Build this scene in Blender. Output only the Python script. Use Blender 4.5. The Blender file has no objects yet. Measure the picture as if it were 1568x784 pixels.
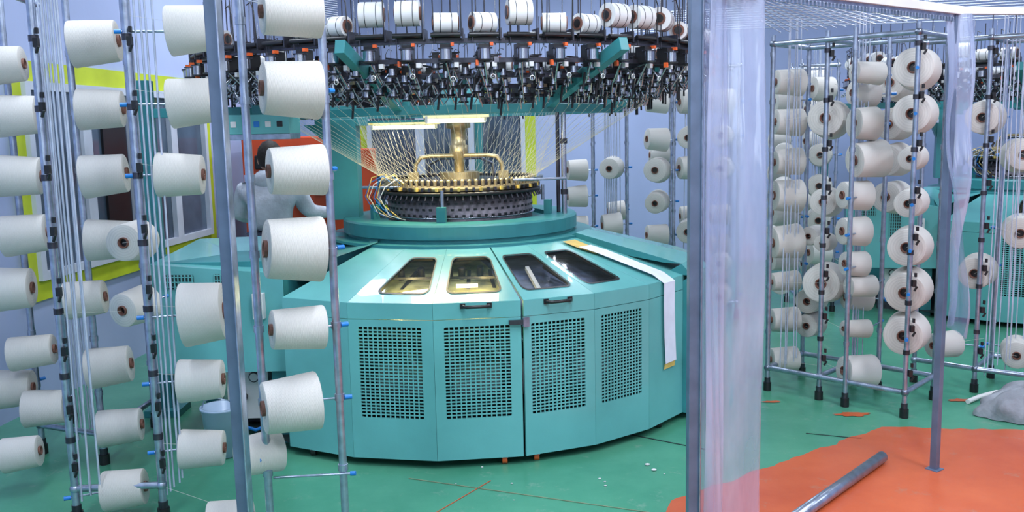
import bpy, math, random
from mathutils import Matrix, Vector
from mathutils.geometry import tessellate_polygon
random.seed(7)
scene=bpy.context.scene
try: scene.view_settings.view_transform='Standard'
except Exception: pass
sin,cos,pi,rad=math.sin,math.cos,math.pi,math.radians

# ------------------------------------------------------------ materials
MATS={}
def mat(name,col,rough=.5,metal=0,var=.08,nscale=6,bump=0,bscale=60,alpha=1,emit=None,estr=0,coat=0,spec=.5,col2=None,trans=0):
    if name in MATS: return MATS[name]
    m=bpy.data.materials.new(name); m.use_nodes=True
    nt=m.node_tree; b=nt.nodes['Principled BSDF']
    b.inputs['Roughness'].default_value=rough; b.inputs['Metallic'].default_value=metal
    b.inputs['Specular IOR Level'].default_value=spec
    b.inputs['Coat Weight'].default_value=coat
    b.inputs['Alpha'].default_value=alpha
    b.inputs['Transmission Weight'].default_value=trans
    tc=nt.nodes.new('ShaderNodeTexCoord')
    n=nt.nodes.new('ShaderNodeTexNoise'); n.inputs['Scale'].default_value=nscale; n.inputs['Detail'].default_value=6
    nt.links.new(tc.outputs['Object'],n.inputs['Vector'])
    r=nt.nodes.new('ShaderNodeValToRGB')
    c=Vector(col)
    c2=Vector(col2) if col2 else c*(1-var*2.2)
    c1=c*(1+var)
    r.color_ramp.elements[0].position=.3; r.color_ramp.elements[1].position=.7
    r.color_ramp.elements[0].color=(*c2,1); r.color_ramp.elements[1].color=(min(c1.x,1),min(c1.y,1),min(c1.z,1),1)
    nt.links.new(n.outputs['Fac'],r.inputs['Fac']); nt.links.new(r.outputs['Color'],b.inputs['Base Color'])
    if bump:
        n2=nt.nodes.new('ShaderNodeTexNoise'); n2.inputs['Scale'].default_value=bscale
        nt.links.new(tc.outputs['Object'],n2.inputs['Vector'])
        bp=nt.nodes.new('ShaderNodeBump'); bp.inputs['Strength'].default_value=bump; bp.inputs['Distance'].default_value=.01
        nt.links.new(n2.outputs['Fac'],bp.inputs['Height']); nt.links.new(bp.outputs['Normal'],b.inputs['Normal'])
    if emit:
        b.inputs['Emission Color'].default_value=(*emit,1); b.inputs['Emission Strength'].default_value=estr
    MATS[name]=m; return m

TEAL=mat('teal_paint',(.135,.445,.445),.27,0,.06,3,.03,90,coat=.3)
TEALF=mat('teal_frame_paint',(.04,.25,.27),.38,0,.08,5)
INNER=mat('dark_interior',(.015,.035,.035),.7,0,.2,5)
BLACK=mat('black_plastic',(.012,.012,.014),.35,0,.1,8)
STEEL=mat('galvanised_steel',(.42,.48,.60),.30,.85,.14,25)
STEELG=mat('grey_painted_steel',(.15,.20,.30),.4,.35,.12,9)
CHROME=mat('chrome',(.50,.52,.58),.22,1,.08,9)
DSTEEL=mat('dark_steel',(.08,.08,.10),.35,.8,.2,20)
BRASS=mat('brass',(.50,.42,.26),.38,.8,.12,15)
ORANGE=mat('orange_plastic',(.80,.13,.03),.4,0,.1,8)
ORPAINT=mat('orange_machine_paint',(.72,.08,.02),.4,0,.1,3)
BLUEP=mat('blue_plastic',(.01,.20,.62),.35,0,.1,8)
WHITEP=mat('white_plastic',(.74,.74,.74),.4,0,.04,8)
BROWN=mat('cardboard_core',(.20,.085,.06),.7,0,.15,20)
PAPER=mat('paper_strip',(.74,.79,.92),.7,0,.04,12)
YTAPE=mat('yellow_tape',(.72,.52,.14),.5,0,.1,12)
YEL=mat('yellow_green_trim_paint',(.60,.70,.03),.5,0,.08,4)
TUBEM=mat('clear_guide_tube',(.52,.57,.70),.25,.1,.08,20)
YARN=mat('yarn_thread',(.70,.68,.62),.8,0,.05,20)
YARNY=mat('yarn_thread_warm',(.74,.70,.52),.8,0,.05,20)
GRAYF=mat('grey_fabric',(.34,.36,.40),.9,0,.2,6,.5,40)
HOOD=mat('light_grey_hoodie',(.64,.67,.74),.9,0,.12,9,.4,60)
SKIN=mat('skin',(.55,.32,.22),.55,0,.05,9)
HAIR=mat('dark_hair',(.03,.02,.015),.7,0,.3,60)
JEANS=mat('dark_trousers',(.05,.06,.10),.8,0,.15,10)
LAMPE=mat('fluorescent_tube_glow',(1,.97,.85),.4,0,0,5,emit=(1,.90,.55),estr=1.7)
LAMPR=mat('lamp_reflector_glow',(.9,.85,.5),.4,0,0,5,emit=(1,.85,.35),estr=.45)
GLAREI=mat('added_window_glare',(1,.9,.6),.4,0,0,5,emit=(1,.86,.5),estr=3.5)  # glowing tubes added as glare streaks behind the drum windows
LAMPC=mat('ceiling_lamp_glow',(1,1,1),.4,0,0,5,emit=(.85,.92,1),estr=4)
GLOWP=mat('added_glow_pane',(.7,.8,1),.1,0,0,5,emit=(.80,.90,1),estr=3.0)  # glowing pane for the added windows behind the camera
LBLUE=mat('pale_blue_plastic',(.40,.52,.68),.3,0,.06,6)
WHITEF=mat('white_window_frame',(.62,.66,.76),.4,0,.05,6)
PANE=mat('window_pane',(.10,.14,.20),.08,0,.3,2)
PERF=mat('perforated_steel',(.22,.20,.23),.4,.6,.2,30)
LINERGLOW=mat('liner_painted_warm_glow',(.60,.55,.24),.8,0,.3,9,col2=(.16,.17,.10))  # warm glow of the drum windows put into the liner colour
LINERREFL=mat('liner_painted_blue_reflection',(.16,.20,.34),.6,0,.4,7)  # blue-grey reflection in the drum glass painted as liner colour

WGLASS=mat('smoked_window_glass',(.05,.06,.06),.05,0,.05,3,alpha=.25,spec=1.0,coat=.5)

def cone_mat(name,kind):
    m=bpy.data.materials.new(name); m.use_nodes=True; nt=m.node_tree; b=nt.nodes['Principled BSDF']
    b.inputs['Roughness'].default_value=.85; b.inputs['Specular IOR Level'].default_value=.2
    tc=nt.nodes.new('ShaderNodeTexCoord')
    def wave(rx,sc,dist):
        mp=nt.nodes.new('ShaderNodeMapping'); mp.inputs['Rotation'].default_value=(0,rx,rx*.6)
        nt.links.new(tc.outputs['Object'],mp.inputs['Vector'])
        w=nt.nodes.new('ShaderNodeTexWave'); w.inputs['Scale'].default_value=sc; w.inputs['Distortion'].default_value=dist
        w.inputs['Detail'].default_value=1
        if kind=='body': w.bands_direction='X'
        else: w.wave_type='RINGS'; w.rings_direction='X'
        nt.links.new(mp.outputs['Vector'],w.inputs['Vector']); return w
    if kind=='body': w1=wave(.10,17,.5); w2=wave(-.12,14,.7)
    else: w1=wave(0,16,.4); w2=wave(0,5,.8)
    a=nt.nodes.new('ShaderNodeMath'); a.operation='ADD'
    nt.links.new(w1.outputs['Fac'],a.inputs[0]); nt.links.new(w2.outputs['Fac'],a.inputs[1])
    oi=nt.nodes.new('ShaderNodeObjectInfo')
    r=nt.nodes.new('ShaderNodeValToRGB')
    r.color_ramp.elements[0].color=(.585,.57,.545,1); r.color_ramp.elements[1].color=(.72,.70,.67,1)
    mr=nt.nodes.new('ShaderNodeMath'); mr.operation='MULTIPLY'; mr.inputs[1].default_value=.5
    nt.links.new(a.outputs[0],mr.inputs[0]); nt.links.new(mr.outputs[0],r.inputs['Fac'])
    mx=nt.nodes.new('ShaderNodeMix'); mx.data_type='RGBA'; mx.blend_type='MULTIPLY'; mx.inputs[0].default_value=1
    rr=nt.nodes.new('ShaderNodeValToRGB'); rr.color_ramp.elements[0].color=(.90,.885,.86,1); rr.color_ramp.elements[1].color=(1,.99,.98,1)
    nt.links.new(oi.outputs['Random'],rr.inputs['Fac'])
    nt.links.new(r.outputs['Color'],mx.inputs[6]); nt.links.new(rr.outputs['Color'],mx.inputs[7]); nt.links.new(mx.outputs[2],b.inputs['Base Color'])
    bp=nt.nodes.new('ShaderNodeBump'); bp.inputs['Strength'].default_value=.2; bp.inputs['Distance'].default_value=.01
    nt.links.new(a.outputs[0],bp.inputs['Height']); nt.links.new(bp.outputs['Normal'],b.inputs['Normal'])
    return m
CONEM=cone_mat('wound_cotton_yarn','body'); CONEE=cone_mat('wound_cotton_yarn_end','end')

def plastic_mat():
    m=bpy.data.materials.new('clear_pvc_curtain'); m.use_nodes=True; nt=m.node_tree; b=nt.nodes['Principled BSDF']
    b.inputs['Roughness'].default_value=.2; b.inputs['Specular IOR Level'].default_value=1.0
    b.inputs['Coat Weight'].default_value=1; b.inputs['Coat Roughness'].default_value=.1; b.inputs['Coat IOR'].default_value=1.8
    tc=nt.nodes.new('ShaderNodeTexCoord'); mp=nt.nodes.new('ShaderNodeMapping'); mp.inputs['Scale'].default_value=(4,4,1)
    nt.links.new(tc.outputs['Object'],mp.inputs['Vector'])
    n=nt.nodes.new('ShaderNodeTexNoise'); n.inputs['Scale'].default_value=1.6; n.inputs['Detail'].default_value=4; n.inputs['Distortion'].default_value=.2
    nt.links.new(mp.outputs['Vector'],n.inputs['Vector'])
    r=nt.nodes.new('ShaderNodeValToRGB'); r.color_ramp.elements[0].position=.3; r.color_ramp.elements[1].position=.75
    r.color_ramp.elements[0].color=(.34,.42,.66,1); r.color_ramp.elements[1].color=(.60,.68,.90,1)
    nt.links.new(n.outputs['Fac'],r.inputs['Fac']); nt.links.new(r.outputs['Color'],b.inputs['Base Color'])
    r2=nt.nodes.new('ShaderNodeMapRange'); r2.inputs[1].default_value=.3; r2.inputs[2].default_value=.7; r2.inputs[3].default_value=.42; r2.inputs[4].default_value=.68
    nt.links.new(n.outputs['Fac'],r2.inputs[0]); nt.links.new(r2.outputs[0],b.inputs['Alpha'])
    mp3=nt.nodes.new('ShaderNodeMapping'); mp3.inputs['Scale'].default_value=(1,1,.22)
    nt.links.new(tc.outputs['Object'],mp3.inputs['Vector'])
    n3=nt.nodes.new('ShaderNodeTexNoise'); n3.inputs['Scale'].default_value=9; n3.inputs['Detail'].default_value=3
    nt.links.new(mp3.outputs['Vector'],n3.inputs['Vector'])
    bp=nt.nodes.new('ShaderNodeBump'); bp.inputs['Strength'].default_value=.3; bp.inputs['Distance'].default_value=.03
    nt.links.new(n3.outputs['Fac'],bp.inputs['Height']); nt.links.new(bp.outputs['Normal'],b.inputs['Normal']); nt.links.new(bp.outputs['Normal'],b.inputs['Coat Normal'])
    return m
PVC=plastic_mat()

def floor_mat(name,c1,c2,stain):
    m=bpy.data.materials.new(name); m.use_nodes=True; nt=m.node_tree; b=nt.nodes['Principled BSDF']
    tc=nt.nodes.new('ShaderNodeTexCoord')
    n=nt.nodes.new('ShaderNodeTexNoise'); n.inputs['Scale'].default_value=1.3; n.inputs['Detail'].default_value=9; n.inputs['Roughness'].default_value=.65
    nt.links.new(tc.outputs['Object'],n.inputs['Vector'])
    r=nt.nodes.new('ShaderNodeValToRGB'); r.color_ramp.elements[0].position=.35; r.color_ramp.elements[1].position=.65
    r.color_ramp.elements[0].color=(*c1,1); r.color_ramp.elements[1].color=(*c2,1)
    nt.links.new(n.outputs['Fac'],r.inputs['Fac'])
    n2=nt.nodes.new('ShaderNodeTexNoise'); n2.inputs['Scale'].default_value=5.5; n2.inputs['Detail'].default_value=10; n2.inputs['Roughness'].default_value=.75
    nt.links.new(tc.outputs['Object'],n2.inputs['Vector'])
    r2=nt.nodes.new('ShaderNodeValToRGB'); r2.color_ramp.elements[0].position=.58; r2.color_ramp.elements[1].position=.70
    nt.links.new(n2.outputs['Fac'],r2.inputs['Fac'])
    mx=nt.nodes.new('ShaderNodeMix'); mx.data_type='RGBA'; mx.inputs[7].default_value=(*stain,1)
    nt.links.new(r2.outputs['Color'],mx.inputs[0]); nt.links.new(r.outputs['Color'],mx.inputs[6]); nt.links.new(mx.outputs[2],b.inputs['Base Color'])
    r3=nt.nodes.new('ShaderNodeMapRange'); r3.inputs[3].default_value=.08; r3.inputs[4].default_value=.36
    nt.links.new(n2.outputs['Fac'],r3.inputs[0]); nt.links.new(r3.outputs[0],b.inputs['Roughness'])
    bp=nt.nodes.new('ShaderNodeBump'); bp.inputs['Strength'].default_value=.1; bp.inputs['Distance'].default_value=.02
    nt.links.new(n2.outputs['Fac'],bp.inputs['Height']); nt.links.new(bp.outputs['Normal'],b.inputs['Normal'])
    return m
FLOORG=floor_mat('green_epoxy_floor',(.055,.26,.16),(.095,.34,.215),(.18,.34,.25))
FLOORO=floor_mat('orange_floor_paint',(.50,.085,.03),(.62,.13,.045),(.42,.17,.10))
WALLM=mat('lavender_wall_paint',(.43,.50,.75),.7,0,.04,1.2,.05,40)
CEILM=mat('white_ceiling_paint',(.6,.66,.78),.8,0,.03,1)

# ------------------------------------------------------------ mesh builder
class MB:
    def __init__(s): s.v=[];s.f=[];s.mi=[];s.sm=[];s.mats=[];s.T=Matrix.Identity(4)
    def m(s,mt):
        if mt not in s.mats: s.mats.append(mt)
        return s.mats.index(mt)
    def add(s,vs,fs,mt,smooth=False):
        o=len(s.v); k=s.m(mt)
        s.v+= [s.T@Vector(p) for p in vs]
        for f in fs: s.f.append([o+i for i in f]); s.mi.append(k); s.sm.append(smooth)
    def box(s,c,sz,mt,R=None):
        R=R or Matrix.Identity(3); c=Vector(c); vs=[]
        for z in(-.5,.5):
            for x,y in((-.5,-.5),(.5,-.5),(.5,.5),(-.5,.5)): vs.append(c+R@Vector((x*sz[0],y*sz[1],z*sz[2])))
        s.add(vs,[(3,2,1,0),(4,5,6,7),(0,1,5,4),(1,2,6,5),(2,3,7,6),(3,0,4,7)],mt)
    def beam(s,p0,p1,w,h,mt):
        p0=Vector(p0);p1=Vector(p1);d=(p1-p0); L=d.length; d.normalize()
        up=Vector((0,0,1)) if abs(d.z)<.95 else Vector((0,1,0))
        y=up.cross(d).normalized(); z=d.cross(y)
        R=Matrix((d,y,z)).transposed()
        s.box((p0+p1)/2,(L,w,h),mt,R)
    def cyl(s,p0,p1,r0,mt,r1=None,n=10,caps=True,smooth=True):
        r1=r0 if r1 is None else r1
        p0=Vector(p0);p1=Vector(p1);d=(p1-p0).normalized()
        a=d.orthogonal().normalized(); b=d.cross(a)
        vs=[];
        for p,r in((p0,r0),(p1,r1)):
            for i in range(n):
                t=2*pi*i/n; vs.append(p+(a*cos(t)+b*sin(t))*r)
        s.add(vs,[(i,(i+1)%n,n+(i+1)%n,n+i) for i in range(n)],mt,smooth)
        if caps: s.add(vs,[tuple(range(n-1,-1,-1)),tuple(range(n,2*n))],mt)
    def lathe(s,prof,mt,n=32,M=None,smooth=True,a0=0,a1=2*pi):
        M=M or Matrix.Identity(4); vs=[]; full=abs(a1-a0-2*pi)<1e-6
        nn=n if full else n+1
        for i in range(nn):
            t=a0+(a1-a0)*i/n
            for r,z in prof: vs.append(M@Vector((r*cos(t),r*sin(t),z)))
        k=len(prof); fs=[]
        for i in range(n):
            j=(i+1)%nn
            for q in range(k-1): fs.append((i*k+q,j*k+q,j*k+q+1,i*k+q+1))
        s.add(vs,fs,mt,smooth)
    def tube(s,pts,r,mt,n=6):
        pts=[Vector(p) for p in pts]
        vs=[];k=len(pts)
        a=None
        for i,p in enumerate(pts):
            d=(pts[min(i+1,k-1)]-pts[max(i-1,0)]).normalized()
            a=d.orthogonal().normalized() if a is None else (a-d*a.dot(d)).normalized()
            b=d.cross(a)
            for j in range(n):
                t=2*pi*j/n; vs.append(p+(a*cos(t)+b*sin(t))*r)
        fs=[(i*n+j,i*n+(j+1)%n,(i+1)*n+(j+1)%n,(i+1)*n+j) for i in range(k-1) for j in range(n)]
        s.add(vs,fs,mt,True); s.add(vs[:n],[tuple(range(n))],mt); s.add(vs[-n:],[tuple(range(n))],mt)
    def ball(s,c,r,mt,n=10,sc=(1,1,1)):
        prof=[(r*sin(pi*i/6),-r*cos(pi*i/6)) for i in range(7)]
        s.lathe(prof,mt,n,Matrix.Translation(c)@Matrix.Diagonal((*sc,1)))
    def patch(s,P,outer,holes,mt,depth=.012,rimmat=None,off=None):
        """P(s,t)->Vector ; outer/holes loops in st space"""
        loops=[[Vector((a,b,0)) for a,b in l] for l in [outer]+holes]
        tris=tessellate_polygon(loops)
        flat=[p for l in loops for p in l]
        vs=[P(p.x,p.y) for p in flat]
        n=(vs[1]-vs[0]).cross(vs[2]-vs[0]).normalized()
        fs=[]
        for t in tris:
            a,b,c=[vs[i] for i in t]
            fs.append(tuple(t) if (b-a).cross(c-a).dot(n)>0 else tuple(reversed(t)))
        s.add(vs,fs,mt)
        o=0
        for li,l in enumerate(loops):
            k=len(l); lv=vs[o:o+k]; o+=k
            iv=[p-n*depth for p in lv]
            s.add(lv+iv,[(i,(i+1)%k,k+(i+1)%k,k+i) for i in range(k)],(rimmat or mt) if li else mt)
    def obj(s,name,parent=None,loc=(0,0,0),bevel=0):
        me=bpy.data.meshes.new(name); me.from_pydata([tuple(p) for p in s.v],[],s.f)
        for mt in s.mats: me.materials.append(mt)
        me.polygons.foreach_set('material_index',s.mi); me.polygons.foreach_set('use_smooth',s.sm); me.update()
        o=bpy.data.objects.new(name,me); scene.collection.objects.link(o); o.location=loc
        if parent: o.parent=parent
        if bevel:
            b=o.modifiers.new('bevel','BEVEL'); b.width=bevel; b.segments=2; b.limit_method='ANGLE'; b.angle_limit=rad(50)
        return o
def empty(name,loc=(0,0,0)):
    e=bpy.data.objects.new(name,None); e.location=loc; e.empty_display_size=.2; scene.collection.objects.link(e); return e
def inst(o,name,parent,loc=(0,0,0)):
    c=bpy.data.objects.new(name,o.data); scene.collection.objects.link(c); c.parent=parent; c.location=loc; return c

# ------------------------------------------------------------ room
LWX=lambda y:-2.85+.1*(y-5.4)
YB=10.6; YF=-3.2; XR=7.2; H=3.5
def slab(name,p0,p1,z0,z1,th,mt):
    d=Vector((p1[0]-p0[0],p1[1]-p0[1],0)); n=Vector((-d.y,d.x,0)).normalized()*th
    a=Vector((p0[0],p0[1],0)); c=Vector((p1[0],p1[1],0))
    b=MB(); lo=[a,c,c+n,a+n]
    vs=[Vector((q.x,q.y,z0)) for q in lo]+[Vector((q.x,q.y,z1)) for q in lo]
    b.add(vs,[(0,3,2,1),(4,5,6,7),(0,1,5,4),(1,2,6,5),(2,3,7,6),(3,0,4,7)],mt); return b.obj(name)
b=MB(); b.box((2,3.7,-.05),(12,15,.1),FLOORG); b.obj('floor')
b=MB(); b.box((2,3.7,H+.05),(12,15,.1),CEILM); b.obj('ceiling')
slab('wall_left',(LWX(YF),YF),(LWX(YB),YB),0,H,.12,WALLM)
slab('wall_back',(LWX(YB),YB),(XR,YB),0,H,.12,WALLM)
slab('wall_right',(XR,YB),(XR,YF),0,H,.12,WALLM)
slab('wall_front',(XR,YF),(LWX(YF),YF),0,H,.12,WALLM)

base=[(.58,3.55),(.66,3.73),(1.92,4.62),(2.62,4.52),(6.5,3.5),(6.5,-2.5),(1.4,-2.5)]
pts=[]
for i,(p,q) in enumerate(zip(base,base[1:]+base[:1])):
    L=math.dist(p,q); k=max(1,int(L/.05)) if i<4 else 1
    for j in range(k):
        t=j/k; nz=.014 if (i<4 and j) else 0
        pts.append((p[0]+(q[0]-p[0])*t+random.uniform(-nz,nz),p[1]+(q[1]-p[1])*t+random.uniform(-nz,nz)))
b=MB(); tri=tessellate_polygon([[Vector((x,y,0)) for x,y in pts]])
b.add([(x,y,.003) for x,y in pts],[t if (Vector((pts[t[1]][0]-pts[t[0]][0],pts[t[1]][1]-pts[t[0]][1],0)).cross(Vector((pts[t[2]][0]-pts[t[0]][0],pts[t[2]][1]-pts[t[0]][1],0)))).z>0 else tuple(reversed(t)) for t in tri],FLOORO)
def blot(cx,cy,rx,ry,seed):
    rnd=random.Random(seed); k=22; vs=[]
    for i in range(k):
        a=2*pi*i/k; r=rnd.uniform(.65,1.1); vs.append((cx+rx*r*cos(a),cy+ry*r*sin(a),.003))
    b.add(vs,[tuple(range(k))],FLOORO)
blot(1.85,4.84,.11,.04,1); blot(1.48,5.1,.06,.02,3); blot(3.0,5.05,.22,.05,6); blot(2.55,5.05,.09,.03,8)
b.obj('floor_orange_paint')
b=MB()
b.beam((.55,4.62,.002),(1.0,4.30,.002),.008,.002,INNER); b.beam((1.5,4.55,.002),(1.75,4.45,.002),.006,.002,INNER)
b.beam((-.5,4.05,.002),(.95,3.45,.002),.006,.002,mat('floor_joint',(.20,.26,.16),.7))
b.beam((-.12,4.0,.002),(-.35,3.65,.002),.004,.002,FLOORO)
b.obj('floor_joint_lines')
b=MB(); rl_=random.Random(11)
for k in range(10):
    x,y=rl_.uniform(-.3,1.2),rl_.uniform(3.6,4.3)
    b.ball((x,y,.004),rl_.uniform(.003,.006),WHITEP,6,(1.3,.8,.5))
for x,y in((2.2,3.6),(.62,4.15),(.64,4.08)): b.ball((x,y,.006),.010,WHITEP,7,(1.3,.9,.5))
b.obj('lint_scraps')

def wall_window(name,p0,p1,z0,z1,side,panes,openp=None,pane=None,trim=None):
    pane=pane or PANE; trim=trim or YEL
    d=Vector((p1[0]-p0[0],p1[1]-p0[1],0)); L=d.length; d.normalize(); n=Vector((side[0],side[1],0))
    R=Matrix((d,n,Vector((0,0,1)))).transposed(); o=Vector((p0[0],p0[1],0))
    b=MB()
    def bx(s0,s1,a,c,dep0,dep1,mt):
        b.box(o+d*(s0+s1)/2+n*(dep0+dep1)/2+Vector((0,0,(a+c)/2)),(s1-s0,dep1-dep0,c-a),mt,R)
    w=.12
    bx(0,L,z1-w,z1,0.002,.02,trim); bx(0,L,z0,z0+w,0.002,.02,trim); bx(0,w,z0,z1,0.002,.021,trim); bx(L-w,L,z0,z1,0.002,.021,trim)
    bx(w,L-w,z0+w,z1-w,.003,.012,pane)
    pw=(L-2*w)/panes; f=.05
    for i in range(panes):
        a=w+i*pw; c=a+pw
        bx(a,a+f,z0+w,z1-w,.012,.05,WHITEF); bx(c-f,c,z0+w,z1-w,.012,.05,WHITEF)
        bx(a+f,c-f,z1-w-f,z1-w,.012,.05,WHITEF); bx(a+f,c-f,z0+w,z0+w+f,.012,.05,WHITEF)
    if openp: bx(openp[0],openp[1],z0+w+f,z1-w-f,.013,.03,BLACK)
    return b.obj(name)
nL=Vector((1,-.1,0)).normalized()
wall_window('window_1',(LWX(5.28),5.28),(LWX(7.95),7.95),.63,2.05,nL,4,(.95,1.25))
wall_window('window_2',(-1.75,YB),(.3,YB),.63,2.05,(0,-1),3)
wall_window('added_glow_window_3',(-2.6,YF),(-.4,YF),1.0,2.9,(0,1),3,pane=GLOWP)  # unseen glowing windows added here to give shiny surfaces something to reflect
wall_window('added_glow_window_4',(.9,YF),(3.1,YF),1.0,2.9,(0,1),3,pane=GLOWP)
wall_window('added_glow_window_5',(4.2,YF),(6.4,YF),1.0,2.9,(0,1),3,pane=GLOWP)

# ------------------------------------------------------------ circular knitting machine
ANG=[-34.5,-19,-2.5,14,29,43.5,57,72]+[72+ (247-72)*i/11 for i in range(1,12)]
RD=1.45
def pol(a,r,z): a=rad(a); return Vector((r*sin(a),-r*cos(a),z))
def rrect(s0,s1,t0,t1,rs,rt,top=None):
    if top is None: top=(s0,s1)
    out=[]
    for (cs,ct,a0) in ((s1-rs,t0+rt,-90),(top[1]-rs,t1-rt,0),(top[0]+rs,t1-rt,90),(s0+rs,t0+rt,180)):
        for k in range(5):
            a=rad(a0+22.5*k); out.append((cs+rs*cos(a),ct+rt*sin(a)))
    return out
def build_machine():
    parts={}
    b=MB(); glass=MB(); gr=MB()
    zb,zs,zc,zt=.04,.724,.80,.98; rt_=.77
    wins={1:(.26,.90,.34,.86),2:(.15,.82,.17,.86),3:(.12,.84,.14,.84),4:(.1,.76,.14,.86)}
    for i in range(len(ANG)-1):
        a0,a1=ANG[i],ANG[i+1]
        def surf(z0,r0,z1,r1,off=0):
            BL,BR,TR,TL=pol(a0,r0,z0),pol(a1,r0,z0),pol(a1,r1,z1),pol(a0,r1,z1)
            n=((BR-BL).cross(TL-BL)).normalized()*off
            def P(s,t): return BL*(1-s)*(1-t)+BR*s*(1-t)+TR*s*t+TL*(1-s)*t+n
            return P
        e0=.022 if abs(a0-14)<.1 else .002; e1=1-(.012 if abs(a1-14)<.1 else .002)
        full=[(e0,.004),(e1,.004),(e1,.996),(e0,.996)]
        P=surf(zc,RD,zt,rt_); holes=[]
        if i in wins:
            s0,s1,q0,q1=wins[i]; loop=rrect(s0,s1,.16,.76,.09,.08,(q0,q1)); holes=[loop]
            Pg=surf(zc,RD,zt,rt_,-.008); glass.add([Pg(x,y) for x,y in loop],[tuple(range(len(loop)))],WGLASS)
            lo2=rrect(s0-.02,s1+.02,.14,.78,.1,.09,(q0-.02,q1+.02))
            Pr=surf(zc,RD,zt,rt_,.003); k=len(loop)
            glass.add([Pr(x,y) for x,y in lo2]+[Pr(x,y) for x,y in loop],[(j,(j+1)%k,k+(j+1)%k,k+j) for j in range(k)],BLACK)
        b.patch(P,full,holes,TEAL,.012,BLACK)
        b.patch(surf(zs,RD,zc,RD),full,[],TEAL)
        P=surf(zb,RD,zs,RD); holes=[]
        if i in wins:
            s0,s1=(.12,.86); t0,t1=.30,.945
            holes=[rrect(s0,s1,t0,t1,.02,.01)]
            Pg=surf(zb,RD,zs,RD,-.004)
            nc=13; nr=27
            for k in range(1,nc):
                s=s0+(s1-s0)*k/nc; gr.beam(Pg(s,t0),Pg(s,t1),.006,.007,TEAL)
            for k in range(1,nr):
                t=t0+(t1-t0)*k/nr; gr.beam(Pg(s0,t),Pg(s1,t),.007,.006,TEAL)
        b.patch(P,full,holes,TEAL,.012)
    for a in (-34.4,247):
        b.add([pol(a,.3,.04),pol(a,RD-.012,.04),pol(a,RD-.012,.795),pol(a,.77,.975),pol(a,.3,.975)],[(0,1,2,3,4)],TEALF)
    for a0,a1,dr in ((57.5,71.5,.05),):
        for (z0,r0,z1,r1) in ((.04,RD+dr,.80,RD+dr),(.80,RD+dr,.86,RD+dr-.06),(.86,RD+dr-.06,1.0,.80)):
            BL,BR,TR,TL=pol(a0,r0,z0),pol(a1,r0,z0),pol(a1,r1,z1),pol(a0,r1,z1)
            b.add([BL,BR,TR,TL],[(0,1,2,3)],TEAL,True)
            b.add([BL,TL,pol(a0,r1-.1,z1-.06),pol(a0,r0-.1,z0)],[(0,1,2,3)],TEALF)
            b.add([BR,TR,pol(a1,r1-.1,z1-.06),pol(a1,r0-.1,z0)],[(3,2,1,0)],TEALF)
    parts['drum_housing']=b; parts['drum_windows']=glass; parts['drum_grilles']=gr
    c=MB()
    c.lathe([(1.0,.05),(1.0,.60),(.98,.62)],INNER,28)  # near-black core put in for the shade behind the grilles
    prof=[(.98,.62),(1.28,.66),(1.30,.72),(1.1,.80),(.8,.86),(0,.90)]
    c.lathe(prof,LINERGLOW,28,a0=rad(-90-34),a1=rad(-90+13.5))
    c.lathe(prof,LINERREFL,28,a0=rad(-90+13.5),a1=rad(-90+240))
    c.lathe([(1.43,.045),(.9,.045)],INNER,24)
    for a in (-12,6,22,36): c.cyl(pol(a-6,1.15,.35),pol(a+6,1.15,.35),.09,GRAYF,n=12)
    for a in range(-30,240,30): c.cyl(pol(a,1.2,.04),pol(a,1.2,.62),.02,DSTEEL,n=6)
    for a in (-15,-5,8,18,30): c.tube([pol(a,1.05,.55),pol(a+5,1.15,.45),pol(a+9,1.08,.3)],.012,STEEL)
    c.cyl(pol(-11,1.20,.800),pol(-4,1.17,.815),.012,GLAREI,n=10); c.cyl(pol(1.5,1.12,.825),pol(7,1.12,.825),.010,GLAREI,n=10)
    for a,r_ in ((-16,.95),(-10,.92),(-1,.9),(3,.93),(9,.9)): c.cyl(pol(a,r_,.82),pol(a,r_+.02,.89),.018,DSTEEL,n=10)
    for a in (-14,-6,4,11): c.beam(pol(a,1.28,.735),pol(a+1.5,.88,.86),.018,.014,DSTEEL)
    c.beam(pol(-19,1.02,.845),pol(13,1.02,.845),.014,.012,DSTEEL)
    c.beam(pol(21,1.30,.76),pol(24,.95,.87),.02,.02,WHITEP); c.beam(pol(32,1.25,.77),pol(30,.95,.87),.015,.02,DSTEEL)
    parts['machine_interior']=c
    h=MB()
    for a in (5.5,21.3):
        t=Vector((cos(rad(a)),sin(rad(a)),0)); n=pol(a,1,0)
        o=pol(a,RD-.012,.785)
        h.tube([o-t*.062,o-t*.058+n*.022,o-t*.045+n*.032,o+t*.045+n*.032,o+t*.058+n*.022,o+t*.062],.0085,BLACK,8)
        h.box(o-t*.062,(.024,.012,.024),BLACK,Matrix.Rotation(rad(a),3,'Z')); h.box(o+t*.062,(.024,.012,.024),BLACK,Matrix.Rotation(rad(a),3,'Z'))
    h.box(pol(13,RD+.01,.70),(.08,.012,.022),DSTEEL,Matrix.Rotation(rad(6),3,'Z')); h.box(pol(14.6,RD+.012,.70),(.03,.02,.045),STEEL,Matrix.Rotation(rad(18),3,'Z'))
    h.cyl(pol(57,RD+.055,.30),pol(57,RD+.055,.40),.014,DSTEEL)
    for a in (10.5,17,50,70,-30,100,150,200,240):
        h.cyl(pol(a,RD-.05,.025)+Vector((-.012,0,0)),pol(a,RD-.05,.025)+Vector((.012,0,0)),.025,ORANGE if a in(10.5,17) else BLACK,n=14)
        h.box(pol(a,RD-.05,.045),(.03,.03,.03),STEEL)
    parts['door_hardware']=h
    p=MB()
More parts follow.
